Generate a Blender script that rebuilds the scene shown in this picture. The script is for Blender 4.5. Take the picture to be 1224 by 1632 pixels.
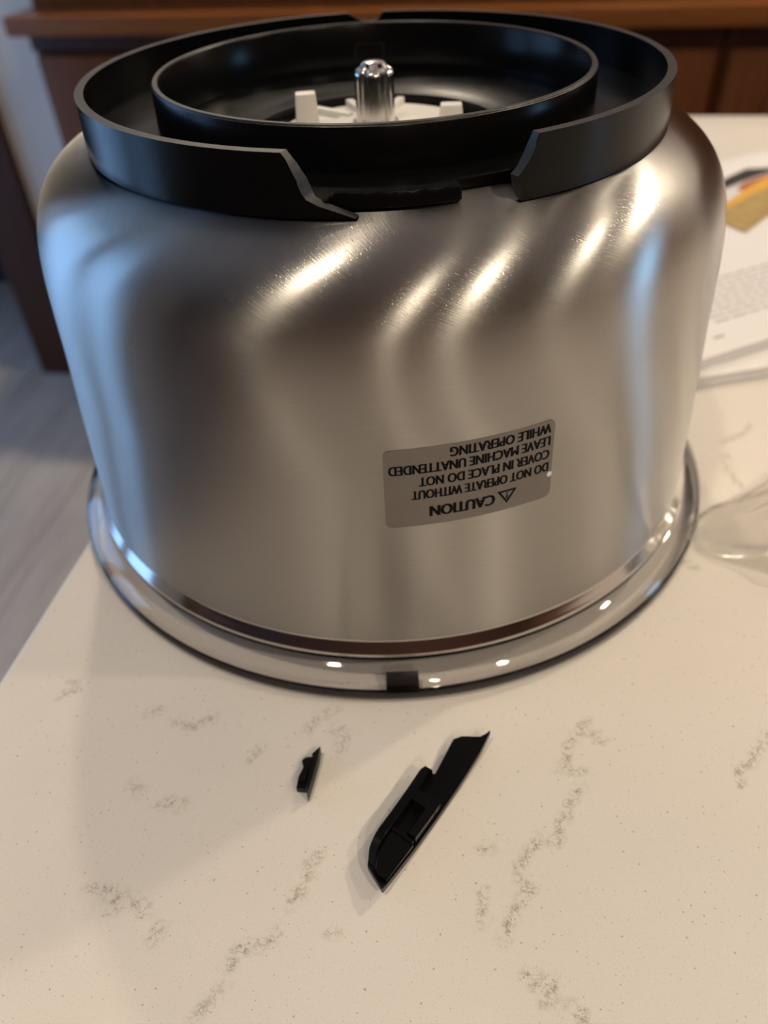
import bpy, bmesh, math, random
import numpy as np
from mathutils import Vector, Matrix, noise
random.seed(7)
for o in list(bpy.data.objects): bpy.data.objects.remove(o)
S = bpy.context.scene
COL = S.collection

# ------------------------------------------------------------------ camera
CAM_POS = Vector((0.0, -0.306415, 0.233843))
FW = Vector((-0.0111577, 0.748656, -0.6628648))
RT = Vector((0.9990400, -0.0197384, -0.0391094))
UP = Vector((0.0423633, 0.6626648, 0.7477170))
cd = bpy.data.cameras.new('camera'); cam = bpy.data.objects.new('camera', cd); COL.objects.link(cam)
m = Matrix.Identity(4)
for r in range(3):
    m[r][0], m[r][1], m[r][2], m[r][3] = RT[r], UP[r], -FW[r], CAM_POS[r]
cam.matrix_world = m
cd.sensor_fit = 'VERTICAL'; cd.sensor_height = 36.0
cd.lens = 1225.18 / 1632 * 36.0
cd.clip_start = 0.01
cd.dof.use_dof = True; cd.dof.focus_distance = 0.213; cd.dof.aperture_fstop = 8.5
S.camera = cam
# ------------------------------------------------------------------ world, exposure
W = bpy.data.worlds.new('dusk_sky'); S.world = W; W.use_nodes = True
W.node_tree.nodes['Background'].inputs[0].default_value = (0.25, 0.45, 0.9, 1)
W.node_tree.nodes['Background'].inputs[1].default_value = 0.5
S.view_settings.view_transform = 'Standard'; S.view_settings.look = 'None'
S.view_settings.exposure = 0.0; S.view_settings.gamma = 1.0
S.view_settings.use_curve_mapping = False
LAMP_W = 10.6                       # watts of one ceiling downlight
LAMP_COL = (1.0, 0.852, 0.655)
WIN_COL = (0.30, 0.56, 1.0); WIN_L = 2.7; WIN_R = 7.0
# downlights: world x, y, relative power
LAMPS = [(-0.38, -0.50, 0.42), (0.92, -1.18, 0.9), (0.38, -1.86, 0.8),
         (1.60, -0.15, 0.8), (1.71, 1.03, 2.3), (-0.25, 1.42, 1.05)]

# ------------------------------------------------------------------ helpers
ROOM = math.radians(-10.0)
EX = Vector((math.cos(ROOM), math.sin(ROOM), 0)); EY = Vector((-math.sin(ROOM), math.cos(ROOM), 0))
def R2W(u, v, z): return EX * u + EY * v + Vector((0, 0, z))

def smooth(me, on=True, angle=None):
    me.polygons.foreach_set('use_smooth', [on] * len(me.polygons))
    if angle is not None:
        try: me.set_sharp_from_angle(angle=math.radians(angle))
        except Exception: pass
def obj(name, verts, faces, mat, parent=None, sm=False, angle=None, room=False):
    me = bpy.data.meshes.new(name)
    me.from_pydata([tuple(v) for v in verts], [], faces); me.validate(); me.update()
    bm = bmesh.new(); bm.from_mesh(me); bmesh.ops.recalc_face_normals(bm, faces=bm.faces); bm.to_mesh(me); bm.free()
    if sm: smooth(me, True, angle)
    me.materials.append(mat)
    o = bpy.data.objects.new(name, me); COL.objects.link(o)
    if parent is not None: o.parent = parent
    if room: o.rotation_euler.z = ROOM
    return o
def bmobj(name, bm, mat, parent=None, sm=False, angle=30, room=False):
    me = bpy.data.meshes.new(name); bmesh.ops.recalc_face_normals(bm, faces=bm.faces); bm.to_mesh(me); bm.free()
    if sm: smooth(me, True, angle)
    me.materials.append(mat)
    o = bpy.data.objects.new(name, me); COL.objects.link(o)
    if parent is not None: o.parent = parent
    if room: o.rotation_euler.z = ROOM
    return o
def empty(name, loc=(0, 0, 0), rz=0.0):
    o = bpy.data.objects.new(name, None); o.empty_display_size = 0.02
    COL.objects.link(o); o.location = loc; o.rotation_euler.z = rz; return o
def tag(o, label=None, cat=None, group=None, kind=None):
    if label: o['label'] = label
    if cat: o['category'] = cat
    if group: o['group'] = group
    if kind: o['kind'] = kind
    return o
def add_box(bm, x0, x1, y0, y1, z0, z1, bev=0.0):
    r = bmesh.ops.create_cube(bm, size=1.0)
    vs = r['verts']
    for v in vs:
        v.co.x = x0 if v.co.x < 0 else x1
        v.co.y = y0 if v.co.y < 0 else y1
        v.co.z = z0 if v.co.z < 0 else z1
    if bev > 0:
        es = list({e for v in vs for e in v.link_edges})
        bmesh.ops.bevel(bm, geom=es, offset=bev, segments=2, affect='EDGES', profile=0.6)
def box(name, x0, x1, y0, y1, z0, z1, mat, parent=None, bev=0.0, room=False):
    bm = bmesh.new(); add_box(bm, x0, x1, y0, y1, z0, z1, bev)
    return bmobj(name, bm, mat, parent, sm=bev > 0, angle=40, room=room)
def catmull(pts, n):
    P = [np.array(p, float) for p in pts]; P = [2 * P[0] - P[1]] + P + [2 * P[-1] - P[-2]]
    out = []
    for i in range(1, len(P) - 2):
        a, b, c, d = P[i - 1], P[i], P[i + 1], P[i + 2]
        for k in range(n):
            t = k / n
            out.append(0.5 * ((2 * b) + (c - a) * t + (2 * a - 5 * b + 4 * c - d) * t * t + (3 * b - a - 3 * c + d) * t ** 3))
    out.append(P[-2]); return [tuple(p) for p in out]
def lathe(name, prof, mat, parent=None, seg=160, closed=True, sm=True, angle=35, rf=None):
    """prof: list of (r, z); closed: the profile is a closed loop"""
    v, f = [], []
    n = len(prof)
    for j in range(seg):
        a = 2 * math.pi * j / seg
        for r, z in prof:
            k = rf(a, r, z) if rf else 1.0
            v.append((r * k * math.cos(a), r * k * math.sin(a), z))
    for j in range(seg):
        j2 = (j + 1) % seg
        for i in range(n if closed else n - 1):
            i2 = (i + 1) % n
            f.append((j * n + i, j2 * n + i, j2 * n + i2, j * n + i2))
    o = obj(name, v, f, mat, parent, sm, angle)
    return o
def sweep_solid(name, rows, mat, parent=None, angle=35):
    """rows: list of cross-section loops (same count) -> closed solid with end caps"""
    v, f = [], []; n = len(rows[0])
    for r in rows: v += [tuple(p) for p in r]
    for j in range(len(rows) - 1):
        for i in range(n):
            i2 = (i + 1) % n
            f.append((j * n + i, (j + 1) * n + i, (j + 1) * n + i2, j * n + i2))
    f.append(tuple(range(n))); f.append(tuple((len(rows) - 1) * n + i for i in range(n)))
    return obj(name, v, f, mat, parent, True, angle)

# ------------------------------------------------------------------ materials
class NT:
    def __init__(s, name):
        s.m = bpy.data.materials.new(name); s.m.use_nodes = True
        s.t = s.m.node_tree; s.n = s.t.nodes; s.b = s.n['Principled BSDF']; s.out = s.n['Material Output']
    def new(s, typ, **kw):
        nd = s.n.new(typ)
        for k, v in kw.items(): setattr(nd, k, v)
        return nd
    def link(s, a, b): s.t.links.new(a, b)
    def math(s, op, a, b=None, c=None, clamp=False):
        nd = s.new('ShaderNodeMath', operation=op); nd.use_clamp = clamp
        for i, x in enumerate((a, b, c)):
            if x is None: continue
            if isinstance(x, (int, float)): nd.inputs[i].default_value = x
            else: s.link(x, nd.inputs[i])
        return nd.outputs[0]
    def vmath(s, op, a, b=None, scale=None):
        nd = s.new('ShaderNodeVectorMath', operation=op)
        for i, x in enumerate((a, b)):
            if x is None: continue
            if isinstance(x, tuple): nd.inputs[i].default_value = x
            else: s.link(x, nd.inputs[i])
        if scale is not None:
            if isinstance(scale, (int, float)): nd.inputs['Scale'].default_value = scale
            else: s.link(scale, nd.inputs['Scale'])
        return nd.outputs[0]
    def noise(s, vec, scale, detail=2.0, rough=0.5):
        nd = s.new('ShaderNodeTexNoise'); nd.inputs['Scale'].default_value = scale
        nd.inputs['Detail'].default_value = detail; nd.inputs['Roughness'].default_value = rough
        if vec is not None: s.link(vec, nd.inputs['Vector'])
        return nd.outputs[0]
    def ramp(s, fac, lo, hi, a=0.0, b=1.0):
        nd = s.new('ShaderNodeMapRange'); nd.clamp = True
        nd.inputs[1].default_value = lo; nd.inputs[2].default_value = hi
        nd.inputs[3].default_value = a; nd.inputs[4].default_value = b
        s.link(fac, nd.inputs[0]); return nd.outputs[0]
    def mix(s, fac, a, b):
        nd = s.new('ShaderNodeMix', data_type='RGBA')
        if isinstance(fac, (int, float)): nd.inputs[0].default_value = fac
        else: s.link(fac, nd.inputs[0])
        for i, x in ((6, a), (7, b)):
            if isinstance(x, tuple): nd.inputs[i].default_value = (*x, 1)
            else: s.link(x, nd.inputs[i])
        return nd.outputs[2]
    def coord(s, which='Object'): return s.new('ShaderNodeTexCoord').outputs[which]
    def bump(s, h, strength, dist):
        nd = s.new('ShaderNodeBump'); nd.inputs['Strength'].default_value = strength; nd.inputs['Distance'].default_value = dist
        s.link(h, nd.inputs['Height']); s.link(nd.outputs[0], s.b.inputs['Normal']); return nd
def plain(name, col, rough=0.5, metal=0.0, spec=0.5, noise_amt=0.08, scale=60.0, bump=0.0):
    t = NT(name); t.b.inputs['Roughness'].default_value = rough; t.b.inputs['Metallic'].default_value = metal
    t.b.inputs['Specular IOR Level'].default_value = spec
    n = t.noise(t.coord(), scale, 3.0)
    d = tuple(max(0, c * (1 - noise_amt)) for c in col); l = tuple(min(1, c * (1 + noise_amt)) for c in col)
    t.link(t.mix(n, d, l), t.b.inputs['Base Color'])
    if bump: t.bump(n, bump, 0.0005)
    return t.m

STEEL = 0.41
def steel_mat(name, rough, aniso, tilt=True):
    t = NT(name); b = t.b
    b.inputs['Metallic'].default_value = 1.0
    P = t.coord(); sep = t.new('ShaderNodeSeparateXYZ'); t.link(P, sep.inputs[0]); x, y, z = sep.outputs
    # circumferential direction T, direction up the surface B; brush lines are crossed by the streak direction
    cT = t.new('ShaderNodeCombineXYZ'); t.link(t.math('MULTIPLY', y, -1.0), cT.inputs[0]); t.link(x, cT.inputs[1])
    T = t.vmath('NORMALIZE', cT.outputs[0])
    N = t.new('ShaderNodeNewGeometry').outputs['Normal']
    B = t.vmath('NORMALIZE', t.vmath('CROSS_PRODUCT', N, T))
    a = t.ramp(z, 0.075, 0.122, 0.0, math.radians(13))
    D = t.vmath('ADD', t.vmath('SCALE', B, scale=t.math('COSINE', a)), t.vmath('SCALE', T, scale=t.math('SINE', a)))
    t.link(t.vmath('NORMALIZE', D), b.inputs['Tangent'])
    # brushed grain stretched along the grooves: level on the wall, slanted on the shoulder
    th = t.math('ARCTAN2', x, t.math('MULTIPLY', y, -1.0))
    s_al = t.math('MULTIPLY', th, 0.125)
    def grain(al, fs, fz, det):
        ca, sa = math.cos(al), math.sin(al)
        zz = t.math('ADD', t.math('MULTIPLY', z, ca), t.math('MULTIPLY', s_al, sa))
        ss = t.math('SUBTRACT', t.math('MULTIPLY', s_al, ca), t.math('MULTIPLY', z, sa))
        cv = t.new('ShaderNodeCombineXYZ'); t.link(t.math('MULTIPLY', ss, fs), cv.inputs[0]); t.link(t.math('MULTIPLY', zz, fz), cv.inputs[1])
        return t.noise(cv.outputs[0], 1.0, det)
    k = t.ramp(z, 0.108, 0.126)
    def mixv(p, q):
        return t.math('ADD', t.math('MULTIPLY', p, t.math('SUBTRACT', 1.0, k)), t.math('MULTIPLY', q, k))
    g1 = mixv(grain(0.0, 90.0, 3600.0, 2.0), grain(0.45, 110.0, 3600.0, 2.0))
    g2 = mixv(grain(0.0, 700.0, 4200.0, 1.0), grain(0.45, 900.0, 3800.0, 1.0))
    t.link(t.mix(g1, (STEEL * .90, STEEL * .865, STEEL * .815), (STEEL * 1.1, STEEL * 1.06, STEEL * 1.0)), b.inputs['Base Color'])
    t.link(t.ramp(g1, 0.3, 0.7, rough * 0.93, rough * 1.07), b.inputs['Roughness'])
    b.inputs['Anisotropic'].default_value = aniso
    h = t.math('ADD', g1, t.math('MULTIPLY', t.ramp(g2, 0.62, 0.82), 1.2))
    t.bump(h, 0.08, 0.0002)
    return t.m
M = {}
M['steel'] = steel_mat('brushed_steel', 0.295, 1.0)
M['steel_polish'] = plain('polished_steel', (0.62, 0.60, 0.58), 0.12, 1.0, noise_amt=0.03, scale=300)
M['shaft'] = plain('machined_steel', (0.72, 0.70, 0.67), 0.20, 1.0, noise_amt=0.05, scale=400)
def black_mat():
    t = NT('black_plastic'); P = t.coord()
    n = t.noise(P, 220.0, 4.0, 0.6)
    n2 = t.noise(P, 35.0, 4.0, 0.65)
    t.link(t.mix(n2, (0.002, 0.002, 0.0023), (0.005, 0.005, 0.0054)), t.b.inputs['Base Color'])
    t.link(t.ramp(n2, 0.35, 0.7, 0.20, 0.27), t.b.inputs['Roughness'])
    t.b.inputs['Specular IOR Level'].default_value = 0.15
    t.bump(n, 0.04, 0.0003); return t.m
M['black'] = black_mat()
M['fracture'] = plain('fractured_black_plastic', (0.018, 0.0175, 0.017), 0.5, noise_amt=0.4, scale=500, bump=0.3)
M['rim_pale'] = plain('pale_black_edge', (0.026, 0.025, 0.024), 0.35, noise_amt=0.5, scale=700, bump=0.2)  # slightly paler black for the top edges of the rings
M['hub'] = plain('white_nylon', (0.80, 0.77, 0.72), 0.45, noise_amt=0.03, scale=100)
M['label'] = plain('silver_label', (0.20, 0.186, 0.172), 0.40, 0.85, noise_amt=0.05, scale=500)
M['ink'] = plain('black_ink', (0.004, 0.004, 0.004), 0.6, spec=0.1, noise_amt=0.1)
M['page'] = plain('white_paper', (0.80, 0.77, 0.75), 0.6, noise_amt=0.02)
M['print_grey'] = plain('grey_print', (0.42, 0.40, 0.40), 0.6, noise_amt=0.25, scale=900)
M['print_yellow'] = plain('yellow_print', (0.72, 0.40, 0.06), 0.5, noise_amt=0.1)
M['print_tan'] = plain('tan_print', (0.42, 0.29, 0.11), 0.5, noise_amt=0.3, scale=90)
M['print_red'] = plain('red_print', (0.42, 0.10, 0.05), 0.5, noise_amt=0.2)
M['print_black'] = plain('dark_print', (0.03, 0.025, 0.025), 0.5, noise_amt=0.2)
M['print_white'] = plain('plate_print', (0.70, 0.68, 0.68), 0.5, noise_amt=0.03)
M['wall'] = plain('painted_wall', (0.78, 0.76, 0.74), 0.7, noise_amt=0.03, scale=8)
M['ceil'] = plain('ceiling_paint', (0.62, 0.59, 0.55), 0.8, noise_amt=0.02, scale=8)
M['trim_white'] = plain('white_trim', (0.75, 0.74, 0.73), 0.4, noise_amt=0.03, scale=10)
M['navy'] = plain('dark_navy_paint', (0.012, 0.018, 0.035), 0.7, noise_amt=0.3, scale=10)
def wood_mat(name, dark, light, axis=2, sc=6.0, rough=0.35):
    t = NT(name); P = t.coord()
    mp = t.new('ShaderNodeMapping'); t.link(P, mp.inputs[0])
    s = [14.0, 14.0, 14.0]; s[axis] = 1.0; mp.inputs['Scale'].default_value = s
    n = t.noise(mp.outputs[0], sc, 5.0, 0.6)
    n2 = t.noise(mp.outputs[0], sc * 5, 3.0, 0.6)
    f = t.math('ADD', t.math('MULTIPLY', n, 0.7), t.math('MULTIPLY', n2, 0.3))
    t.link(t.mix(t.ramp(f, 0.3, 0.7), dark, light), t.b.inputs['Base Color'])
    t.b.inputs['Roughness'].default_value = rough; t.b.inputs['Specular IOR Level'].default_value = 0.3
    t.bump(n2, 0.1, 0.0005); return t.m
M['wood'] = wood_mat('cherry_wood', (0.115, 0.036, 0.010), (0.20, 0.068, 0.020))
M['wood_h'] = wood_mat('cherry_wood_ledge', (0.19, 0.060, 0.014), (0.32, 0.11, 0.028), axis=0, rough=0.3)
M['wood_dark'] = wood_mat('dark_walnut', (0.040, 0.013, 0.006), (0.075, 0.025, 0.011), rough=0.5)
M['plank'] = wood_mat('grey_oak_plank', (0.30, 0.27, 0.25), (0.50, 0.455, 0.425), axis=1, sc=5.0, rough=0.5)

def clear_mat(name, tint, ior=1.49, rough=0.03, gloss=(1, 1, 1), edge=1.0):
    t = NT(name); t.n.remove(t.b)
    tr = t.new('ShaderNodeBsdfTransparent'); tr.inputs[0].default_value = (*tint, 1)
    gl = t.new('ShaderNodeBsdfGlossy'); gl.inputs['Roughness'].default_value = rough; gl.inputs[0].default_value = (*gloss, 1)
    lw = t.new('ShaderNodeLayerWeight')
    fr = t.math('ADD', 0.04 * edge, t.math('MULTIPLY', t.math('POWER', lw.outputs['Facing'], 5.0), 0.9 * edge))
    n = t.noise(t.coord(), 30.0, 2.0)
    bp = t.new('ShaderNodeBump'); bp.inputs['Strength'].default_value = 0.05; bp.inputs['Distance'].default_value = 0.002
    t.link(n, bp.inputs['Height']); t.link(bp.outputs[0], gl.inputs['Normal'])
    mx = t.new('ShaderNodeMixShader'); t.link(fr, mx.inputs[0]); t.link(tr.outputs[0], mx.inputs[1]); t.link(gl.outputs[0], mx.inputs[2])
    t.link(mx.outputs[0], t.out.inputs[0]); return t.m
M['clear'] = clear_mat('clear_plastic', (0.98, 0.975, 0.975))
M['film'] = clear_mat('clear_film', (0.97, 0.965, 0.955), rough=0.2, edge=2.2)
M['dark_edge'] = clear_mat('edge_painted_dark', (0.20, 0.19, 0.21), rough=0.06)  # dark tint stands in for internal reflection along the lid's clear edge
def emit(name, col, st):
    t = NT(name); t.n.remove(t.b)
    e = t.new('ShaderNodeEmission'); e.inputs[0].default_value = (*col, 1); e.inputs[1].default_value = st
    t.link(e.outputs[0], t.out.inputs[0]); return t.m
M['sky_l'] = emit('daylight_pane_large', WIN_COL, WIN_L)
M['sky_r'] = emit('daylight_pane_small', (0.30, 0.62, 1.0), WIN_R)

def quartz():
    t = NT('white_quartz'); P = t.coord()
    at = t.new('ShaderNodeAttribute'); at.attribute_name = 'vein'; vein = at.outputs['Fac']
    n1 = t.noise(P, 260.0, 5.0, 0.68); n2 = t.noise(P, 420.0, 3.0, 0.6); big = t.noise(P, 9.0, 3.0)
    sp = t.noise(P, 2200.0, 0.0); sp2 = t.noise(P, 900.0, 0.0)
    base = t.mix(t.ramp(big, 0.3, 0.7), (0.735, 0.685, 0.625), (0.785, 0.735, 0.67))
    base = t.mix(t.ramp(sp, 0.68, 0.76, 0.0, 0.28), base, (0.42, 0.36, 0.29))
    base = t.mix(t.ramp(sp2, 0.78, 0.82, 0.0, 0.5), base, (0.22, 0.18, 0.14))
    ridge = t.ramp(t.math('ABSOLUTE', t.math('SUBTRACT', n1, 0.5)), 0.0, 0.026, 1.0, 0.0)
    patch = t.ramp(n2, 0.50, 0.60)
    f = t.math('MULTIPLY', vein, t.math('ADD', t.math('MULTIPLY', ridge, 0.8), t.math('MULTIPLY', patch, 0.35)))
    f = t.math('ADD', f, t.math('MULTIPLY', vein, 0.05), clamp=True)
    t.link(t.mix(f, base, (0.24, 0.20, 0.105)), t.b.inputs['Base Color'])
    t.b.inputs['Roughness'].default_value = 0.30; t.b.inputs['Specular IOR Level'].default_value = 0.4
    return t.m
M['quartz'] = quartz()

# ================================================================== room
FZ = -0.92; CZ = 1.50; UL, URt, VF, VB = -2.8, 2.7, -2.06, 1.50
floor = box('floor', UL - .05, URt + .05, VF, 3.2, FZ - 0.05, FZ - 0.006, M['wood_dark'], room=True); tag(floor, kind='structure')
pw, pl = 0.185, 1.35
pm = None
k = 0
for i in range(int((URt - UL) / pw) + 1):
    off = (i * 0.47) % pl
    v0 = VF - off
    while v0 < 3.1:
        if pm is None:
            bm = bmesh.new(); add_box(bm, 0.0015, pw - 0.0015, 0.0015, pl - 0.0015, FZ - 0.006, FZ, 0.0); po = bmobj('plank', bm, M['plank'], floor)
            pm = po.data
        else:
            po = bpy.data.objects.new('plank', pm); COL.objects.link(po); po.parent = floor
        po.location = (UL + i * pw, v0, random.uniform(-0.001, 0.0))
        v0 += pl; k += 1
ceiling = box('ceiling', UL - .1, URt + .1, VF - .1, 3.2, CZ, CZ + 0.1, M['ceil'], room=True); tag(ceiling, kind='structure')
# back wall with doorway on its left
DOOR_U0, DOOR_U1 = -2.25, -1.28
bm = bmesh.new()
add_box(bm, DOOR_U1, URt, VB, VB + 0.12, FZ, CZ); add_box(bm, UL, DOOR_U0, VB, VB + 0.12, FZ, CZ); add_box(bm, DOOR_U0, DOOR_U1, VB, VB + 0.12, FZ + 2.05, CZ)
tag(bmobj('wall_back', bm, M['wall'], room=True), kind='structure')
bm = bmesh.new()
add_box(bm, DOOR_U1 - 0.005, DOOR_U1 + 0.125, VB - 0.025, VB + 0.14, FZ, FZ + 2.10, 0.004)
add_box(bm, DOOR_U0 - 0.09, DOOR_U0 + 0.005, VB - 0.02, VB + 0.14, FZ, FZ + 2.10, 0.004)
add_box(bm, DOOR_U0 - 0.09, DOOR_U1 + 0.125, VB - 0.02, VB + 0.14, FZ + 2.05, FZ + 2.14, 0.004)
tag(bmobj('trim_1', bm, M['wood_dark'], room=True), kind='structure')
tag(box('wall_beyond', UL, -0.4, 2.05, 2.15, FZ, CZ, M['navy'], room=True), kind='structure')
tag(box('wall_beyond_side', -0.5, -0.4, VB + .12, 2.05, FZ, CZ, M['navy'], room=True), kind='structure')
tag(box('wall_front', UL, URt, VF - 0.1, VF, FZ, CZ, M['wood_dark'], room=True), kind='structure')
# left wall with a sliding glass door, right wall with a narrow window
def wall_with_hole(name, u0, u1, v0, v1, hv0, hv1, hz0, hz1, mat='wall'):
    bm = bmesh.new()
    add_box(bm, u0, u1, v0, hv0, FZ, CZ); add_box(bm, u0, u1, hv1, v1, FZ, CZ)
    if hz0 > FZ + .01: add_box(bm, u0, u1, hv0, hv1, FZ, hz0)
    add_box(bm, u0, u1, hv0, hv1, hz1, CZ)
    return tag(bmobj(name, bm, M[mat], room=True), kind='structure')
LV0, LV1, LVM = -0.70, 1.44, 0.14; LZ0, LZ1 = FZ + 0.06, 1.36
wall_with_hole('wall_left', UL - 0.1, UL, VF, 3.2, LV0, LV1, FZ, LZ1)
d1 = tag(empty('door_1', R2W(UL, 0, 0), ROOM), kind='structure')
bm = bmesh.new()
for a, b in ((LV0, LV0 + .06), (LVM - .13, LVM + .13), (LV1 - .06, LV1)): add_box(bm, -0.09, -0.01, a, b, FZ, LZ1, 0.003)
add_box(bm, -0.09, -0.01, LV0, LV1, FZ, LZ0, 0.003); add_box(bm, -0.09, -0.01, LV0, LV1, LZ1 - .06, LZ1, 0.003)
bmobj('door_frame', bm, M['trim_white'], d1, sm=True)
for a, b in ((LV0 + .06, LVM - .13), (LVM + .13, LV1 - .06)): box('pane', -0.06, -0.055, a, b, LZ0, LZ1 - .06, M['sky_l'], d1)
RV0, RV1, RZ0, RZ1 = 0.10, 0.45, 0.0, 0.80
wall_with_hole('wall_right', URt, URt + 0.1, VF, 3.2, RV0, RV1, RZ0, RZ1, 'wood')
w1 = tag(empty('window_1', R2W(URt, 0, 0), ROOM), kind='structure')
bm = bmesh.new()
add_box(bm, 0.01, 0.09, RV0, RV0 + .03, RZ0, RZ1, 0.003); add_box(bm, 0.01, 0.09, RV1 - .03, RV1, RZ0, RZ1, 0.003)
add_box(bm, 0.01, 0.09, RV0, RV1, RZ0, RZ0 + .03, 0.003); add_box(bm, 0.01, 0.09, RV0, RV1, RZ1 - .03, RZ1, 0.003)
bmobj('window_frame', bm, M['trim_white'], w1, sm=True)
box('pane', 0.05, 0.055, RV0 + .03, RV1 - .03, RZ0 + .03, RZ1 - .03, M['sky_r'], w1)

# downlights
M['lamp_trim'] = plain('white_lamp_trim', (0.8, 0.8, 0.78), 0.5, noise_amt=0.02)
def downlight(x, y, p, label):
    t = tag(empty('ceiling_downlight', (x, y, CZ)), label, 'ceiling light', 'recessed ceiling downlights')
    lathe('trim', [(0.050, -0.001), (0.052, -0.006), (0.085, -0.004), (0.088, 0.0), (0.05, 0.0)], M['lamp_trim'], t, seg=48)
    ld = bpy.data.lights.new('downlight', 'AREA'); ld.shape = 'DISK'; ld.size = 0.085; ld.energy = LAMP_W * p; ld.color = LAMP_COL; ld.spread = math.radians(150)
    lo = bpy.data.objects.new('downlight_lens', ld); COL.objects.link(lo); lo.parent = t; lo.location = (0, 0, -0.007)
LN = ['left of the camera', 'right of the camera', 'farthest behind the camera', 'over the right end of the island', 'by the right end of the back wall', 'over the wooden sideboard']
for (x, y, p), n in zip(LAMPS, LN): downlight(x, y, p, 'round white recessed downlight in the ceiling ' + n)

# ================================================================== island
IU0, IU1, IV0, IV1 = -0.1242, 1.25, -0.47, 0.605
VEINS = [[[0.1238,-0.164],[0.1139,-0.1741],[0.1092,-0.1773],[0.1086,-0.1816]],[[0.0642,-0.1564],[0.0558,-0.1658],[0.0528,-0.1738],[0.058,-0.1756]],[[0.0569,-0.1806],[0.0516,-0.1868],[0.0479,-0.1938],[0.0456,-0.1987]],[[0.041,-0.1966],[0.0382,-0.1994],[0.0362,-0.2022],[0.033,-0.2049],[0.034,-0.2104],[0.0356,-0.2123],[0.0312,-0.2165],[0.0283,-0.2207],[0.026,-0.2256]],[[0.0311,-0.2344],[0.0341,-0.2368],[0.0381,-0.2354],[0.0353,-0.2412]],[[0.0406,-0.2421],[0.0441,-0.2437],[0.0445,-0.2472]],[[-0.0263,-0.1993],[-0.0304,-0.2016],[-0.0298,-0.2063],[-0.0343,-0.2133]],[[-0.0383,-0.2209],[-0.0407,-0.2242],[-0.0495,-0.225],[-0.0506,-0.2302]],[[-0.0524,-0.2355],[-0.0561,-0.2392],[-0.0582,-0.242]],[[-0.0952,-0.2067],[-0.0881,-0.2088],[-0.0866,-0.2133]],[[-0.0831,-0.2098],[-0.0767,-0.214]],[[-0.0721,-0.2181],[-0.0731,-0.2222]],[[-0.0333,-0.1557],[-0.0298,-0.1508],[-0.0233,-0.1472]],[[-0.0231,-0.1549],[-0.0201,-0.158],[-0.0217,-0.1648]],[[-0.09,-0.1455],[-0.0868,-0.1443]],[[-0.0801,-0.1498],[-0.0741,-0.1526],[-0.0668,-0.1491]],[[-0.0801,-0.1811],[-0.0756,-0.1802],[-0.0712,-0.1819]],[[-0.09,-0.1734],[-0.0873,-0.1762]],[[-0.0516,-0.1658],[-0.0493,-0.1624]],[[-0.1256,-0.1365],[-0.1191,-0.1346],[-0.1227,-0.1302]],[[0.0215,-0.2118],[0.0212,-0.217],[0.0212,-0.2204]],[[0.1647,-0.0009],[0.1782,0.0061],[0.1836,0.0123]],[[0.1628,-0.011],[0.16,-0.0231],[0.1616,-0.0349]],[[0.1197,-0.0815],[0.1255,-0.0855]],[[0.0232,-0.1998],[0.0253,-0.1989]],[[-0.0221,-0.2215],[-0.0214,-0.2223]],[[0.0644,-0.1601],[0.0673,-0.1643]]]
def lines(a, b, f0, f1, step, coarse):
    L = [a]
    x = a
    while x < b - 1e-6:
        x = min(b, x + (step if f0 - step <= x < f1 else coarse))
        L.append(x)
    return L
us = lines(IU0, IU1, IU0, 0.24, 0.0025, 0.06); vs_ = lines(IV0, IV1, -0.31, 0.06, 0.0025, 0.05)
U, V = np.meshgrid(us, vs_, indexing='ij')
X = U * EX.x + V * EY.x; Y = U * EX.y + V * EY.y
mask = np.zeros_like(X)
for pl_ in VEINS:
    for (ax, ay), (bx, by) in zip(pl_[:-1], pl_[1:]):
        dx, dy = bx - ax, by - ay; L2 = dx * dx + dy * dy + 1e-12
        tt = np.clip(((X - ax) * dx + (Y - ay) * dy) / L2, 0, 1)
        dd = np.hypot(X - ax - tt * dx, Y - ay - tt * dy)
        mask = np.maximum(mask, np.clip(1.4 - dd / 0.0016, 0, 1))
nu, nv = len(us), len(vs_)
TH = 0.032; E_ = 0.0018
verts = [(U[i, j], V[i, j], 0.0) for i in range(nu) for j in range(nv)]
faces = [(i * nv + j, (i + 1) * nv + j, (i + 1) * nv + j + 1, i * nv + j + 1) for i in range(nu - 1) for j in range(nv - 1)]
loop = [i * nv for i in range(nu)] + [(nu - 1) * nv + j for j in range(1, nv)] + [i * nv + nv - 1 for i in range(nu - 2, -1, -1)] + [j for j in range(nv - 2, 0, -1)]
def ring(off, z):
    o = []
    for k_ in loop:
        u, v, _ = verts[k_]
        u2 = u - off if abs(u - IU0) < 1e-6 else (u + off if abs(u - IU1) < 1e-6 else u)
        v2 = v - off if abs(v - IV0) < 1e-6 else (v + off if abs(v - IV1) < 1e-6 else v)
        o.append((u2, v2, z))
    return o
prev = loop
for off, z in ((E_ * .7, -E_ * .3), (E_, -E_), (E_, -TH)):
    base = len(verts); verts += ring(off, z); cur = list(range(base, base + len(loop)))
    n = len(loop)
    faces += [(prev[a], prev[(a + 1) % n], cur[(a + 1) % n], cur[a]) for a in range(n)]
    prev = cur
faces.append(tuple(prev))
ct = obj('island_countertop', verts, faces, M['quartz'], None, True, 40, room=True)
att = ct.data.attributes.new('vein', 'FLOAT', 'POINT')
vals = np.zeros(len(ct.data.vertices)); vals[:nu * nv] = mask.ravel(); att.data.foreach_set('value', vals)
tag(ct, 'cream white quartz island countertop with sparse greenish brown veins', 'countertop')
ib = tag(empty('island_cabinet', R2W(0, 0, 0), ROOM), 'wooden island cabinet under the white quartz countertop', 'cabinet')
box('body', IU0 + .03, IU1 - .03, IV0 + .25, IV1 - .03, FZ + .10, -TH - .0005, M['wood'], ib)
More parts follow.
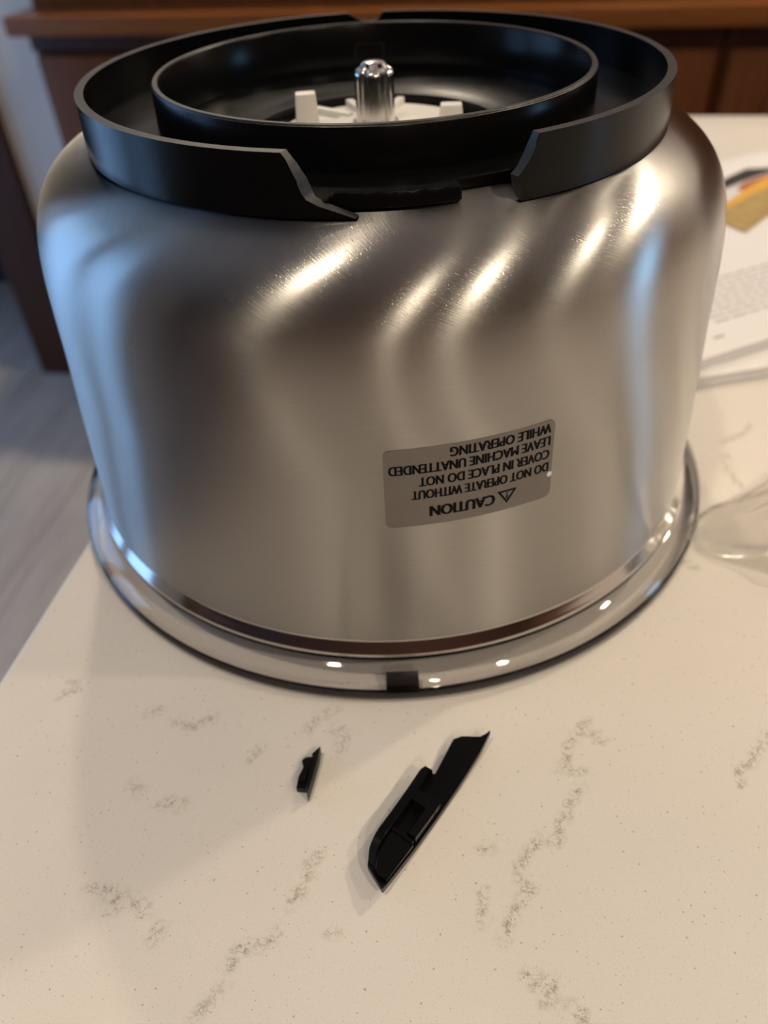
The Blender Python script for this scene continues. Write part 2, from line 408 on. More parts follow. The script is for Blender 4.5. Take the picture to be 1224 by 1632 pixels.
box('toe_kick', IU0 + .06, IU1 - .06, IV0 + .30, IV1 - .08, FZ, FZ + .10, M['wood_dark'], ib)
for i in range(3):
    a = IU0 + .05 + i * .43
    box('door', a, a + .41, IV1 - .03, IV1 - .010, FZ + .12, -TH - .03, M['wood'], ib, bev=0.003)

# unseen cabinets and top, added across the aisle to brown the steel's reflections
for i in range(6):
    u0 = UL + .03 + i * .905
    c_ = tag(empty('added_aisle_cabinet', R2W(u0, VF + .004, FZ), ROOM), 'unseen cherry wood base cabinet, added across the aisle for brown reflections in the bowl', 'cabinet', 'unseen cabinets added across the aisle')
    box('body', 0, .90, 0, .60, 0.09, 0.875, M['wood'], c_)
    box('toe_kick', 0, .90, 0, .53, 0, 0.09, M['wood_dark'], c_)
    for k_ in range(2):
        d_ = box('door', .012 + k_ * .444, .444 + k_ * .444, .60, .62, .11, .86, M['wood'], c_, bev=.004)
        box('raised_panel', .08 + k_ * .444, .376 + k_ * .444, .618, .626, .18, .79, M['wood'], d_, bev=.005)
tag(box('added_aisle_countertop', UL + .02, URt - .02, VF + .002, VF + .65, FZ + .8755, FZ + .91, M['wood_h'], None, bev=.004, room=True), 'unseen brown wooden countertop, added across the aisle for brown reflections in the bowl', 'countertop')

# ================================================================== sideboard along the back wall
CV = 1.18; CT_ = 0.012
UC0 = -0.879
tag(box('sideboard_top', UC0, 1.75, CV, VB - .002, CT_ - 0.032, CT_, M['wood_h'], None, bev=0.006, room=True),
    'long reddish brown wooden top of the cabinets along the back wall', 'countertop')
def cab_unit(u0, u1, label, ndoor):
    c_ = tag(empty('base_cabinet', R2W(u0, CV, FZ), ROOM), label, 'cabinet', 'cherry wood base cabinets')
    w = u1 - u0; H = CT_ - 0.032 - FZ; d = VB - .004 - CV
    box('body', 0, w, 0.055, d, 0.09, H - .0005, M['wood'], c_)
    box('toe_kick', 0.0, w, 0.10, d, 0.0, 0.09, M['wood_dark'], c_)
    box('moulding', 0.0, w, 0.040, 0.055, H - .030, H - .0005, M['wood_dark'], c_, bev=0.004)
    dw = w / ndoor
    for i in range(ndoor):
        a, b = i * dw + .009, (i + 1) * dw - .009; z0, z1 = 0.11, H - .036
        d_ = box('door', a, b, 0.033, 0.055, z0, z1, M['wood'], c_, bev=0.004)
        s_ = 0.07
        bm = bmesh.new()
        add_box(bm, a + s_, b - s_, 0.027, 0.034, z0 + s_, z1 - s_, 0.006)
        bmobj('raised_panel', bm, M['wood'], d_, sm=True)
cab_unit(-0.861, -0.03, 'reddish brown cabinet at the left end, beside the white wall strip', 2)
cab_unit(-0.03, 0.370, 'reddish brown cabinet hidden behind the upturned bowl', 1)
cab_unit(0.374, 1.70, 'reddish brown cabinet with a dark door gap at upper right', 3)
h = tag(empty('hutch', R2W(0, 0, 0), ROOM), 'dark wooden hutch standing on the back cabinets at the top edge', 'hutch')
box('body', UC0 + .022, 1.70, 1.26, VB - .003, CT_ + .0005, 0.50, M['wood'], h)
for i in range(5):
    a = UC0 + .03 + i * .50
    box('door', a, a + .48, 1.242, 1.26, CT_ + .05, 0.47, M['wood'], h, bev=0.003)
    
# ================================================================== upturned bowl
bowl = tag(empty('mixing_bowl', (0, 0, 0.0122)), 'upturned brushed steel mixing bowl with a broken black plastic base ring', 'bowl')
BZ = 0.0122
def L(p): return [(r, z - BZ) for r, z in p]
PROF = [(0.1340, 0.0205), (0.1338, 0.0240), (0.1334, 0.032), (0.1324, 0.050), (0.1315, 0.065), (0.1305, 0.080), (0.1295, 0.095), (0.1289, 0.107),
        (0.1282, 0.118), (0.1272, 0.127), (0.1254, 0.1355), (0.1225, 0.1425), (0.1185, 0.1480), (0.1135, 0.1520), (0.107, 0.1550), (0.100, 0.1565), (0.090, 0.1572), (0.076, 0.1575)]
shell_out = catmull(PROF, 5)
zs_ = np.array([p[1] for p in shell_out]); rs_ = np.array([p[0] for p in shell_out])
def r_at(z): return float(np.interp(z, zs_, rs_))
shell_in = [(r - 0.0010, z - 0.0009) for r, z in reversed(shell_out)]
lathe('steel_shell', L(shell_out + shell_in), M['steel'], bowl, seg=256, angle=60)
rim = catmull([(0.13400, 0.0206), (0.13425, 0.0200), (0.1348, 0.0190), (0.1354, 0.0179), (0.1360, 0.0168), (0.1366, 0.0157), (0.1368, 0.0149), (0.1363, 0.0143), (0.1352, 0.0141), (0.1338, 0.0141)], 4)
lathe('rolled_rim', L(rim + [(0.1330, 0.0145), (0.1328, 0.0206)]), M['steel_polish'], bowl, seg=256, angle=60)

lathe('rim_shade_ring', L([(0.1335, 0.0122), (0.1362, 0.0122), (0.1366, 0.0130), (0.1363, 0.0140), (0.1335, 0.0140)]), M['black'], bowl, seg=220)  # black ring added to draw the dark reflected line under the rim
RT_TOP = 0.1735; RB = 0.1570
DEG = math.pi / 180
# broken outer ring: start and end angle vary with height (s = 0 bottom .. 1 top)
def endR(z):  # right side of the gap
    return float(np.interp(z, [.1570, .1632, .1664, .1735], [-67.6, -68.7, -67.0, -65.3]))
def endL(z):
    return float(np.interp(z, [.1570, .1577, .1593, .1601, .1623, .1691, .1735], [-93.4, -94.4, -97.3, -98.9, -101.2, -102.7, -104.0]))
def top_z(deg):
    d = deg % 360
    return float(np.interp(d, [85.8, 87.1, 88.4, 90.4, 92.8, 96.2, 97.0], [RT_TOP, RT_TOP, .1705, .1697, .1704, RT_TOP, RT_TOP])) if 85 < d < 98 else RT_TOP
NS = 10; NTH = 300
us_t = np.linspace(0, 1, NTH)
# refine around the rear notch and both ends
us_t = np.unique(np.concatenate([us_t, np.linspace(0.455, 0.515, 40), np.linspace(0, .01, 8), np.linspace(.99, 1, 8)]))
v, f = [], []
NT_ = len(us_t)
jit = lambda k, z: 0.35 * noise.noise(Vector((k * 7.3, z * 900, 1.7)))
def ring_pt(u, s, r_off):
    zz = RB + (RT_TOP - RB) * s
    a0 = endR(zz) + jit(1 + r_off * 300, zz); a1 = 360 + endL(zz) + jit(2 + r_off * 300, zz)
    # fracture is bevelled through the thickness
    if r_off > 0: a0 -= 0.0 ; a1 += 0.0
    else: a0 -= 0.1 + 0.7 * s * (1 - s) * 2; a1 += 0.2 + 2.0 * s * (1 - s) * 2
    a = a0 + (a1 - a0) * u
    z = RB + (top_z(a) - RB) * s
    ro = 0.1021 + (0.1016 - 0.1021) * s
    r = ro if r_off > 0 else ro - 0.0029
    return (r * math.cos(a * DEG), r * math.sin(a * DEG), z - BZ)
for side in (1, -1):
    for u in us_t:
        for s in range(NS + 1): v.append(ring_pt(u, s / NS, side))
n1 = NS + 1; O2 = NT_ * n1
for i in range(NT_ - 1):
    for s in range(NS):
        a, b, c_, d = i * n1 + s, (i + 1) * n1 + s, (i + 1) * n1 + s + 1, i * n1 + s + 1
        f.append((a, b, c_, d)); f.append((O2 + a, O2 + d, O2 + c_, O2 + b))
    for s in (0, NS): f.append((i * n1 + s, (i + 1) * n1 + s, O2 + (i + 1) * n1 + s, O2 + i * n1 + s))
endfaces = []
for i in (0, NT_ - 1):
    for s in range(NS):
        endfaces.append(len(f)); f.append((i * n1 + s, i * n1 + s + 1, O2 + i * n1 + s + 1, O2 + i * n1 + s))
topset = set(k for k, fc in enumerate(f) if len(fc) == 4 and all((q % n1) == NS for q in fc))
ro = obj('base_ring', v, f, M['black'], bowl, True, 35)
ro.data.materials.append(M['fracture']); ro.data.materials.append(M['rim_pale'])
if len(ro.data.polygons) == len(f):
    for k in endfaces: ro.data.polygons[k].material_index = 1
    for k in topset: ro.data.polygons[k].material_index = 2
ro['label'] = 'black outer ring with a broken-out gap at the front'

# channel floor between the rings, with the square cut-out in the gap
v, f = [], []
A = sorted(set([float(a) for a in np.linspace(-180, 180, 181)] + [-76.6, -76.4, -65.05, -64.9, -97.8, -97.6]))
def floor_r(a):
    if -76.5 < a < -65.0: return 0.0890
    if -98 < a < -76: return 0.0966
    return 0.0995
for a in A[:-1]:
    c_, s_ = math.cos(a * DEG), math.sin(a * DEG); r1 = floor_r(a)
    for r, z in ((0.0765, .1608), (r1 - .0006, .1612), (r1, .1608), (r1, .1580), (0.0765, .1580)): v.append((r * c_, r * s_, z - BZ))
n = len(A) - 1
for i in range(n):
    j = (i + 1) % n
    for k in range(5):
        k2 = (k + 1) % 5; f.append((i * 5 + k, j * 5 + k, j * 5 + k2, i * 5 + k2))
obj('channel_floor', v, f, M['black'], bowl, True, 30)
# raised curb left on the floor edge where the ring broke away
rows = []
for a in np.linspace(-97.2, -77.0, 24):
    w = 0.0004 * noise.noise(Vector((a * 1.7, 0, 0)))
    c_, s_ = math.cos(a * DEG), math.sin(a * DEG)
    rows.append([(r * c_, r * s_, z - BZ) for r, z in ((0.0945, .1611), (0.0957, .1618 + w), (0.0966, .1618 + w * 2), (0.0972, .1604), (0.0972, .1578), (0.0948, .1578))])
co = sweep_solid('broken_curb', rows, M['black'], bowl); co['label'] = 'jagged curb left where the ring snapped off'
# inner ring wall
IN_O, IN_I = 0.0770, 0.0742
lathe('inner_ring', L([(IN_O + .0006, .1580), (IN_O + .0004, .1625), (IN_O, .1725), (IN_O - .0005, .1732), (IN_I + .0004, .1732), (IN_I, .1726), (IN_I - .0006, .1580), (IN_I - .0006, .1474), (IN_O + .0006, .1474)]), M['black'], bowl, seg=220)
lathe('inner_ring_edge', L([(IN_O - .0002, .1728), (IN_O - .0007, .17345), (IN_I + .0007, .17345), (IN_I + .0002, .1728)]), M['rim_pale'], bowl, seg=220)
# small moulded square on the inside wall
sq = []
bm = bmesh.new()
for a0, a1, z0, z1 in ((86.3, 96.3, .1653, .1660), (86.3, 96.3, .1592, .1599), (86.3, 87.1, .1592, .1660), (95.5, 96.3, .1592, .1660)):
    pts = []
    for z in (z0, z1):
        for a in (a0, a1):
            for r in (0.0745, 0.0733): pts.append(bm.verts.new((r * math.cos(a * DEG), r * math.sin(a * DEG), z - BZ)))
    for q in ((0, 1, 3, 2), (4, 5, 7, 6), (0, 1, 5, 4), (2, 3, 7, 6), (0, 2, 6, 4), (1, 3, 7, 5)): bm.faces.new([pts[i] for i in q])
bmobj('moulded_square', bm, M['black'], bowl)
# dished floor inside the inner ring and the hub well
lathe('hub_dish', L(catmull([(0.0740, .1562), (0.068, .1570), (0.060, .1562), (0.052, .1545), (0.047, .1530)], 4) + [(0.0455, .1526), (0.0450, .1490), (0.038, .1480), (0.0001, .1480), (0.0001, .1470), (0.074, .1470)]), M['black'], bowl, seg=160)
# white drive hub
hub = lathe('drive_hub', L([(0.0001, .1482), (0.038, .1482), (0.038, .1505), (0.036, .1515), (0.029, .1520), (0.0275, .1532), (0.0165, .1536), (0.0150, .1545), (0.0085, .1545), (0.0080, .1530), (0.0001, .1530)]), M['hub'], bowl, seg=96)
def prong(cx, cy, w, d, z0, z1, rz):
    bm = bmesh.new(); add_box(bm, -w / 2, w / 2, -d / 2, d / 2, z0 - BZ, z1 - BZ, 0.0007)
    for v_ in bm.verts:
        k = (v_.co.z - (z0 - BZ)) / (z1 - z0)
        v_.co.x *= 1.12 - 0.22 * k; v_.co.y *= 1.1 - 0.2 * k
    bmesh.ops.rotate(bm, cent=(0, 0, 0), matrix=Matrix.Rotation(rz, 3, 'Z'), verts=bm.verts)
    bmesh.ops.translate(bm, vec=(cx, cy, 0), verts=bm.verts)
    bmobj('prong', bm, M['hub'], hub, sm=True)
prong(-0.0250, 0.000, .0080, .006, .1515, .1648, 0.1)
prong(0.0275, 0.000, .0085, .006, .1515, .1590, -0.1)
for ang in (70, 110, 140): # low ribs on the hub
    bm = bmesh.new(); add_box(bm, .012, .030, -.0015, .0015, .1525 - BZ, .1555 - BZ, .0005)
    bmesh.ops.rotate(bm, cent=(0, 0, 0), matrix=Matrix.Rotation(ang * DEG, 3, 'Z'), verts=bm.verts); bmobj('rib', bm, M['hub'], hub, sm=True)
# splined drive shaft
def spl(a, r, z): return 1.0 - 0.16 * (0.5 + 0.5 * math.tanh(3.0 * math.cos(6 * a + 0.5))) if z < .1715 - BZ else 1.0
lathe('drive_shaft', L([(0.0001, .1500), (0.0073, .1500)] + [(0.0073, .1500 + .0195 * k / 8) for k in range(1, 9)] + [(0.0072, .1703), (0.0066, .1712), (0.0056, .1716), (0.0050, .1720), (0.0040, .1733), (0.0033, .1737), (0.0001, .1739)]),
      M['shaft'], bowl, seg=120, rf=lambda a, r, z: 1.0 - (0.21 * (0.5 + 0.5 * math.tanh(5.0 * math.cos(6 * a + 0.2) - 2.0)) if r > .0045 else 0.0))

# caution label
TC, ZC = -79.3, 0.0871; LW, LH = 0.0532, 0.0285
def lab_pt(a, b, off):
    """a: reading direction right, b: reading direction up (the label is upside down), metres from the label centre"""
    th = (TC - a / 0.1302 / DEG) * DEG
    z = ZC - b - a * 0.040
    r = r_at(z) + off
    return (r * math.cos(th), r * math.sin(th), z - BZ)
def rounded(w, h, r, n=6, m=24):
    P = []
    for cx, cy, a0 in ((w / 2 - r, h / 2 - r, 0), (-w / 2 + r, h / 2 - r, 90), (-w / 2 + r, -h / 2 + r, 180), (w / 2 - r, -h / 2 + r, 270)):
        for i in range(n + 1):
            a = (a0 + 90 * i / n) * DEG; P.append((cx + r * math.cos(a), cy + r * math.sin(a)))
    return P
rr = 0.0022
cols = sorted(set([-LW / 2 + rr * (1 - math.cos(i * 15 * DEG)) for i in range(7)] + list(np.linspace(-LW / 2 + rr, LW / 2 - rr, 40)) + [LW / 2 - rr * (1 - math.cos(i * 15 * DEG)) for i in range(7)]))
def hh(a):
    e = LW / 2 - abs(a)
    return LH / 2 if e >= rr else LH / 2 - rr + math.sqrt(max(0, rr * rr - (rr - e) ** 2))
v, f = [], []; NB = 8
for off in (0.00014, -0.0003):
    for a in cols:
        for k in range(NB + 1): v.append(lab_pt(a, hh(a) * (2 * k / NB - 1), off))
nc = len(cols); n1 = NB + 1; O2 = nc * n1
for i in range(nc - 1):
    for k in range(NB): f.append((i * n1 + k, (i + 1) * n1 + k, (i + 1) * n1 + k + 1, i * n1 + k + 1))
    for k in (0, NB): f.append((i * n1 + k, (i + 1) * n1 + k, O2 + (i + 1) * n1 + k, O2 + i * n1 + k))
lab = obj('caution_label', v, f, M['label'], bowl, True, 60); lab['label'] = 'silver caution sticker with upside-down black lettering'
def text_mesh(body, size, x, y, width=None, bold=0.0):
    cu = bpy.data.curves.new('lettering', 'FONT'); cu.body = body; cu.size = size; cu.resolution_u = 3
    to = bpy.data.objects.new('tmp_text', cu); COL.objects.link(to)
    dg = bpy.context.evaluated_depsgraph_get(); me = bpy.data.meshes.new_from_object(to.evaluated_get(dg))
    bpy.data.objects.remove(to); bpy.data.curves.remove(cu)
    bm = bmesh.new(); bm.from_mesh(me); bpy.data.meshes.remove(me)
    bm.verts.index_update(); xs = [q.co.x for q in bm.verts]; x0, x1 = min(xs), max(xs); ys = [q.co.y for q in bm.verts]; y0 = min(ys)
    k = width / (x1 - x0) if width else 1.0
    flat = [(x + (q.co.x - x0) * k, y + (q.co.y - y0)) for q in bm.verts]; fcs = [[q.index for q in fc.verts] for fc in bm.faces]; bm.free()
    v, f = [], []
    for n_, d_ in enumerate((-bold, 0.0, bold)):
        f += [[len(v) + q for q in fc] for fc in fcs]
        v += [lab_pt(a + d_, b, 0.00020 + 0.00001 * n_) for a, b in flat]
    return obj('lettering', v, f, M['ink'], lab)
X0 = -LW / 2 + 0.0014
CAP = 0.0047
# (text, reading x, reading y of baseline from the centre, width)
for body, xx, zc, wd in (('DO NOT OPERATE WITHOUT', X0, .0846, .0435), ('COVER IN PLACE DO NOT', X0, .0893, .0412), ('LEAVE MACHINE UNATTENDED', X0, .0940, .0502), ('WHILE OPERATING', X0, .0985, .0318)):
    text_mesh(body, CAP, xx, ZC - zc - 0.00165, wd, bold=0.0002)
text_mesh('CAUTION', 0.0056, X0 + .0178, ZC - .0780 - 0.0019, .0202, bold=0.0003)
# warning triangle
bm = bmesh.new()
tx, ty, ts = X0 + .0137, ZC - .0783, 0.0032
def tri(k): return [(tx + k * ts * 1.12 * math.cos((90 + 120 * i) * DEG), ty - .0004 + k * ts * math.sin((90 + 120 * i) * DEG)) for i in range(3)]
o_, i_ = tri(1.05), tri(0.66)
vo = [bm.verts.new(lab_pt(*p, 0.00022)) for p in o_]; vi = [bm.verts.new(lab_pt(*p, 0.00022)) for p in i_]
for k in range(3): bm.faces.new((vo[k], vo[(k + 1) % 3], vi[(k + 1) % 3], vi[k]))
for (ax, bx, ay, by) in ((-.00028, .00028, -.0003, .0012), (-.00028, .00028, -.0011, -.0006)):
    bm.faces.new([bm.verts.new(lab_pt(tx + p, ty + q, 0.00022)) for p, q in ((ax, ay), (bx, ay), (bx, by), (ax, by))])
bmobj('warning_triangle', bm, M['ink'], lab)
bm = bmesh.new()  # pale nick on the sticker edge
bm.faces.new([bm.verts.new(lab_pt(-LW / 2 + .0008 + .0009 * math.cos(i), ZC - .0816 + .0010 * math.sin(i), 0.0003)) for i in np.linspace(0, 6.283, 13)[:-1]])
bmobj('edge_nick', bm, M['page'], lab)

# ================================================================== clear lid under the bowl
lid = tag(empty('bowl_lid', (0, 0, 0)), 'clear plastic lid lying on the counter under the upturned bowl', 'lid')
fl = [(0.1445, 0.0006), (0.1450, 0.0020), (0.1449, 0.0058), (0.1442, 0.0074), (0.1405, 0.0092), (0.1380, 0.0116), (0.1362, 0.0120), (0.1160, 0.0120), (0.1145, 0.0085), (0.1100, 0.0030), (0.0980, 0.0006),
      (0.0980, 0.0028), (0.1090, 0.0055), (0.1125, 0.0098), (0.1150, 0.0140 - .0042), (0.1350, 0.0098), (0.1375, 0.0085), (0.1400, 0.0068), (0.1425, 0.0052), (0.1432, 0.0020), (0.1434, 0.0006)]
lathe('flange', fl, M['clear'], lid, seg=220, angle=50)
lathe('disc', [(0.0001, .0006), (0.0978, .0006), (0.0978, .0028), (0.0001, .0028)], M['clear'], lid, seg=120)
lathe('rim_edge', [(0.1446, .0008), (0.1454, .0012), (0.1456, .0034), (0.1453, .0060), (0.1446, .0066), (0.1451, .0034)], M['dark_edge'], lid, seg=220, angle=60)
rows = []  # black block built in place of a dark reflection in the flange
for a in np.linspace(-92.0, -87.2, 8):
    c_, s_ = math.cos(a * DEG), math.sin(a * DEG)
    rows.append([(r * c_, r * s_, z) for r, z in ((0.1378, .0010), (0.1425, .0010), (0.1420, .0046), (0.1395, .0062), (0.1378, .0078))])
sweep_solid('flange_reflection', rows, M['black'], lid)['label'] = 'dark reflection in the clear flange, built as a small black block'

# ================================================================== broken pieces
def local_frame(o, ax):
    a = Vector((ax[0], ax[1], 0)).normalized(); n_ = Vector((-a.y, a.x, 0)); return Vector((o[0], o[1], 0)), a, n_
BIG = [(-0.0076,-0.2128),(-0.0119,-0.2055),(-0.0113,-0.2004),(-0.0082,-0.1951),(-0.0011,-0.1852),(0.0054,-0.1759),(0.0071,-0.1749),(0.0099,-0.1761),(0.0171,-0.164),(0.0199,-0.1632),(0.0235,-0.1636),(0.0258,-0.1641),(0.0298,-0.1624)]
BIGR = [(-0.0076,-0.2128),(0.0022,-0.2004),(0.0106,-0.1894),(0.0173,-0.1806),(0.0256,-0.1693),(0.0298,-0.1624)]
O, AX, NX = local_frame((0.009, -0.187), (0.0375, 0.0504))
frag = tag(empty('ring_fragment', (O.x, O.y, 0), math.atan2(AX.y, AX.x)), 'long curved black plastic shard with a boxed clip, lying in front', 'plastic shard', 'pieces broken off the base ring')
def sw(p): q = Vector((p[0], p[1], 0)) - O; return q.dot(AX), q.dot(NX)
up_ = sorted(sw(p) for p in BIG); lo_ = sorted(sw(p) for p in BIGR)
us_, uw = zip(*up_); ls_, lw = zip(*lo_)
def whi(s): return float(np.interp(s, us_, uw))
def wlo(s): return float(np.interp(s, ls_, lw))
def zb(s): return 0.0003 + (s * s) / (2 * 0.16)
def strip(name, ss, lo, hi, z0, z1, mat, parent, angle=30, bev=0.0003):
    rows = []
    for s in ss:
        a, b = lo(s), hi(s)
        if b - a < 0.0004: b = a + 0.0004
        q0, q1 = zb(s) + z0(s), zb(s) + z1(s)
        e = min(bev, (b - a) * .3)
        rows.append([(s, a, q0), (s, b, q0), (s, b, q1 - e), (s, b - e, q1), (s, a + e, q1), (s, a, q1 - e)])
    return sweep_solid(name, rows, mat, parent, angle)
c0 = lambda k: (lambda s: k)
SS = list(np.linspace(us_[0] + .0002, us_[-1] - .0002, 60))
strip('ring_wall', SS, wlo, whi, c0(0), c0(0.0028), M['black'], frag)
# ledge left standing along the far edge, and the snapped end
s_not = sw((0.0071, -0.1749))[0]; s_end = sw((-0.0119, -0.2055))[0]
strip('ledge', list(np.linspace(s_end + .001, s_not - .0002, 24)), lambda s: whi(s) - 0.0030, lambda s: whi(s) - .0001, c0(0.0024), lambda s: 0.0070 * min(1.0, 0.35 + (s - s_end) / 0.012), M['black'], frag)
# boxed clip: three raised walls and a sloped plate
sA, sB = sw((0.0085, -0.1858))[0], sw((0.0033, -0.1992))[0]
strip('clip_wall', list(np.linspace(sA - .004, sA, 5)), lambda s: wlo(s) + .0006, lambda s: whi(s) - .0028, c0(0.0026), c0(0.0068), M['black'], frag)
strip('clip_wall', list(np.linspace(sB, sA, 10)), lambda s: wlo(s) + .0006, lambda s: wlo(s) + .0036, c0(0.0026), c0(0.0068), M['black'], frag)
strip('ramp', list(np.linspace(us_[0] + .0025, sB - .0015, 14)), lambda s: wlo(s) + .0004, lambda s: max(wlo(s) + .0008, whi(s) - .0030), c0(0.0026), lambda s: 0.0040 + 0.0016 * (s - us_[0]) / .02, M['black'], frag)
strip('cross_rib', list(np.linspace(sB - .0016, sB - .0006, 3)), lambda s: wlo(s) + .0008, lambda s: whi(s) - .0030, c0(0.0026), c0(0.0060), M['black'], frag)

SM = [(-0.035,-0.1785),(-0.0346,-0.1747),(-0.0332,-0.1712),(-0.0338,-0.1686),(-0.0326,-0.1675),(-0.0303,-0.1674),(-0.0296,-0.1700),(-0.0306,-0.1745),(-0.0316,-0.1790)]
fr2 = tag(empty('ring_fragment', (-0.0315, -0.173, 0)), 'tiny jagged black plastic chip, left of the long shard', 'plastic shard', 'pieces broken off the base ring')
def prism(name, pts, z0, z1, mat, parent, org, taper=0.93):
    cx = sum(p[0] for p in pts) / len(pts); cy = sum(p[1] for p in pts) / len(pts)
    n = len(pts); v = []
    for z, k in ((z0, 1.0), (z1 - .0003, 1.0), (z1, taper)):
        zf = z if not callable(z) else z
        for x, y in pts: v.append((cx + (x - cx) * k - org[0], cy + (y - cy) * k - org[1], zf))
    f = [tuple(range(n)), tuple(2 * n + i for i in range(n))]
    for L_ in (0, n):
        for i in range(n): f.append((L_ + i, L_ + (i + 1) % n, L_ + n + (i + 1) % n, L_ + n + i))
    return obj(name, v, f, mat, parent, True, 25)
ORG = (-0.0315, -0.173)
prism('chip_body', SM, 0.0002, 0.0030, M['black'], fr2, ORG)
prism('chip_wall', [(-0.0316,-0.1792),(-0.0311,-0.1823),(-0.0295,-0.1754),(-0.0281,-0.1691),(-0.0276,-0.1647),(-0.0303,-0.1674),(-0.0300,-0.1700),(-0.0309,-0.1745)], 0.0002, 0.0048, M['black'], fr2, ORG, 0.88)
prism('chip_step', [(-0.0346,-0.1770),(-0.0340,-0.1745),(-0.0322,-0.1718),(-0.0312,-0.1722),(-0.0320,-0.1775)], 0.0028, 0.0042, M['black'], fr2, ORG)

# ================================================================== booklets at the right
def booklet(name, org, ang, w, hgt, z0, z1, label, curl=0.0):
    t = tag(empty(name, (org[0], org[1], 0), ang), label, 'booklet')
    n = 12; 
    def sheet(nm, x0, x1, za, zb_, mat, inset=0.0):
        rows = []
        for i in range(n + 1):
            x = x0 + (x1 - x0) * i / n
            k = curl * math.sin(math.pi * min(1, max(0, (x - 0) / w)))
            rows.append([(x, inset, za), (x, hgt - inset, za), (x, hgt - inset, zb_ + k), (x, inset, zb_ + k)])
        return sweep_solid(nm, rows, mat, t, 40)
    sheet('page_block', 0.002, w - .002, z0 + .0006, z1 - .0004, M['page'], 0.0015)
    sheet('cover', 0, w, z0, z0 + .0006, M['print_white'])
    tp = sheet('top_page', 0.001, w - .001, z1 - .0004, z1, M['page'], 0.0008)
    return t, tp
b1, _ = booklet('closed_booklet', (0.1560, 0.0462), math.radians(11), 0.28, 0.26, 0.0004, 0.0060, 'white closed booklet lying under the open one, right of the bowl')
b2, tp2 = booklet('open_booklet', (0.1560, 0.0500), math.radians(24), 0.42, 0.243, 0.0064, 0.0120, 'open white booklet with grey text and a food photo, right of the bowl')
BO = Vector((0.1560, 0.0500, 0)); ca, sa = math.cos(math.radians(24)), math.sin(math.radians(24))
def bl(x, y): dx, dy = x - BO.x, y - BO.y; return (dx * ca + dy * sa, -dx * sa + dy * ca)
ZP = 0.0122
def printed(name, pts, mat, z=ZP):
    P = [bl(*p) for p in pts]
    n = len(P); v = [(x, y, z) for x, y in P] + [(x, y, z - .0003) for x, y in P]
    f = [tuple(range(n)), tuple(range(n, 2 * n))] + [(i, (i + 1) % n, n + (i + 1) % n, n + i) for i in range(n)]
    return obj(name, v, f, mat, tp2)
def pr(name, x0, x1, y0, y1, mat, z=ZP):
    v = [(x0, y0, z), (x1, y0, z), (x1, y1, z), (x0, y1, z)]; v += [(a, b, z - .0003) for a, b, _ in v]
    return obj(name, v, [(0, 1, 2, 3), (4, 5, 6, 7), (0, 1, 5, 4), (1, 2, 6, 5), (2, 3, 7, 6), (3, 0, 4, 7)], mat, tp2)
# rows of text too small to read: thin broken grey bars, one part per line
x_t0 = bl(0.1922, 0.0974)[0]; y_t0 = bl(0.1922, 0.0974)[1]; y_t1 = bl(0.2208, 0.1576)[1]
for i in range(9):
    y = y_t0 + (y_t1 - y_t0) * i / 8
    bm = bmesh.new(); x = x_t0 + 0.001
    while x < x_t0 + 0.15:
        wlen = random.uniform(0.004, 0.012)
        add_box(bm, x, x + wlen, y, y + 0.0016, ZP - .0003, ZP); x += wlen + 0.0018
    bmobj('text_line', bm, M['print_grey'], tp2)
nx, ny = bl(0.1885, 0.0814)
pr('page_number', nx - .003, nx + .004, ny - .001, ny + .001, M['print_grey'])
printed('photo_dark', [(0.262, 0.309), (0.2817, 0.3345), (0.305, 0.354), (0.324, 0.3545), (0.40, 0.35), (0.40, 0.30), (0.30, 0.27)], M['print_black'])
printed('photo_plate', [(0.250, 0.285), (0.272, 0.310), (0.291, 0.3235), (0.320, 0.343), (0.40, 0.345), (0.40, 0.29), (0.29, 0.265)], M['print_white'], ZP + .0002)
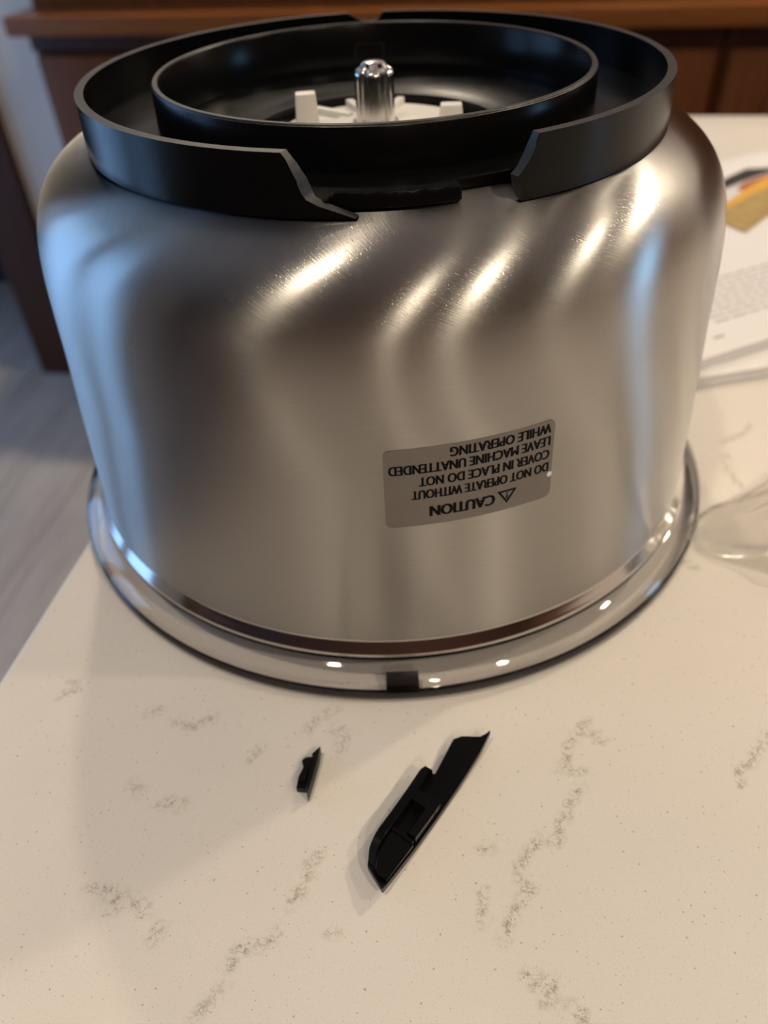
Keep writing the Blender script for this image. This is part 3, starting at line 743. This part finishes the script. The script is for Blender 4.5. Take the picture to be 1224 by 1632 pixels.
printed('photo_red', [(0.280, 0.308), (0.2916, 0.3214), (0.3173, 0.339), (0.39, 0.34), (0.39, 0.30), (0.30, 0.29)], M['print_red'], ZP + .0004)
printed('photo_yellow', [(0.245, 0.262), (0.2665, 0.284), (0.290, 0.310), (0.3151, 0.333), (0.385, 0.332), (0.385, 0.27), (0.29, 0.25)], M['print_yellow'], ZP + .0006)
printed('photo_tan', [(0.240, 0.256), (0.2625, 0.271), (0.290, 0.296), (0.316, 0.315), (0.38, 0.31), (0.31, 0.262), (0.2832, 0.2517), (0.2562, 0.2232)], M['print_tan'], ZP + .0008)

# ================================================================== crumpled clear bag
bag_o = (0.1800, -0.0700)
NB_ = 44; v, f = [], []
for side in (0, 1):
    for i in range(NB_ + 1):
        for j in range(NB_ + 1):
            a, b = i / NB_, j / NB_
            x = -0.052 + 0.30 * a; y = -0.060 + 0.13 * b
            # pinched towards its left tip
            y *= 0.10 + 0.90 * min(1, a * 2.6) ** 0.8
            e = min(a, 1 - a, b, 1 - b) * 8; e = min(1, e)
            n_ = noise.noise(Vector((x * 28, y * 60, 3.1))) + 0.5 * noise.noise(Vector((x * 70, y * 130, 8.2)))
            ridge = abs(noise.noise(Vector((x * 18 + y * 30, y * 42 - x * 12, 5.0))))
            z = 0.0006 + e * (0.004 + 0.006 * max(0, n_ + .4) + 0.007 * (1 - min(1, ridge * 4)))
            v.append((x, y, z + (0.0004 if side else 0)))
n1 = NB_ + 1; O2 = n1 * n1
for i in range(NB_):
    for j in range(NB_):
        q = (i * n1 + j, (i + 1) * n1 + j, (i + 1) * n1 + j + 1, i * n1 + j + 1); f.append(q); f.append(tuple(O2 + k for k in reversed(q)))
edge = [i * n1 for i in range(NB_)] + [NB_ * n1 + j for j in range(NB_)] + [i * n1 + NB_ for i in range(NB_, 0, -1)] + [j for j in range(NB_, 0, -1)]
for a, b in zip(edge, edge[1:] + edge[:1]): f.append((a, b, O2 + b, O2 + a))
bag = obj('plastic_bag', v, f, M['film'], None, True, 50); bag.location = (bag_o[0], bag_o[1], 0)
tag(bag, 'crumpled clear plastic bag on the counter right of the lid', 'bag')
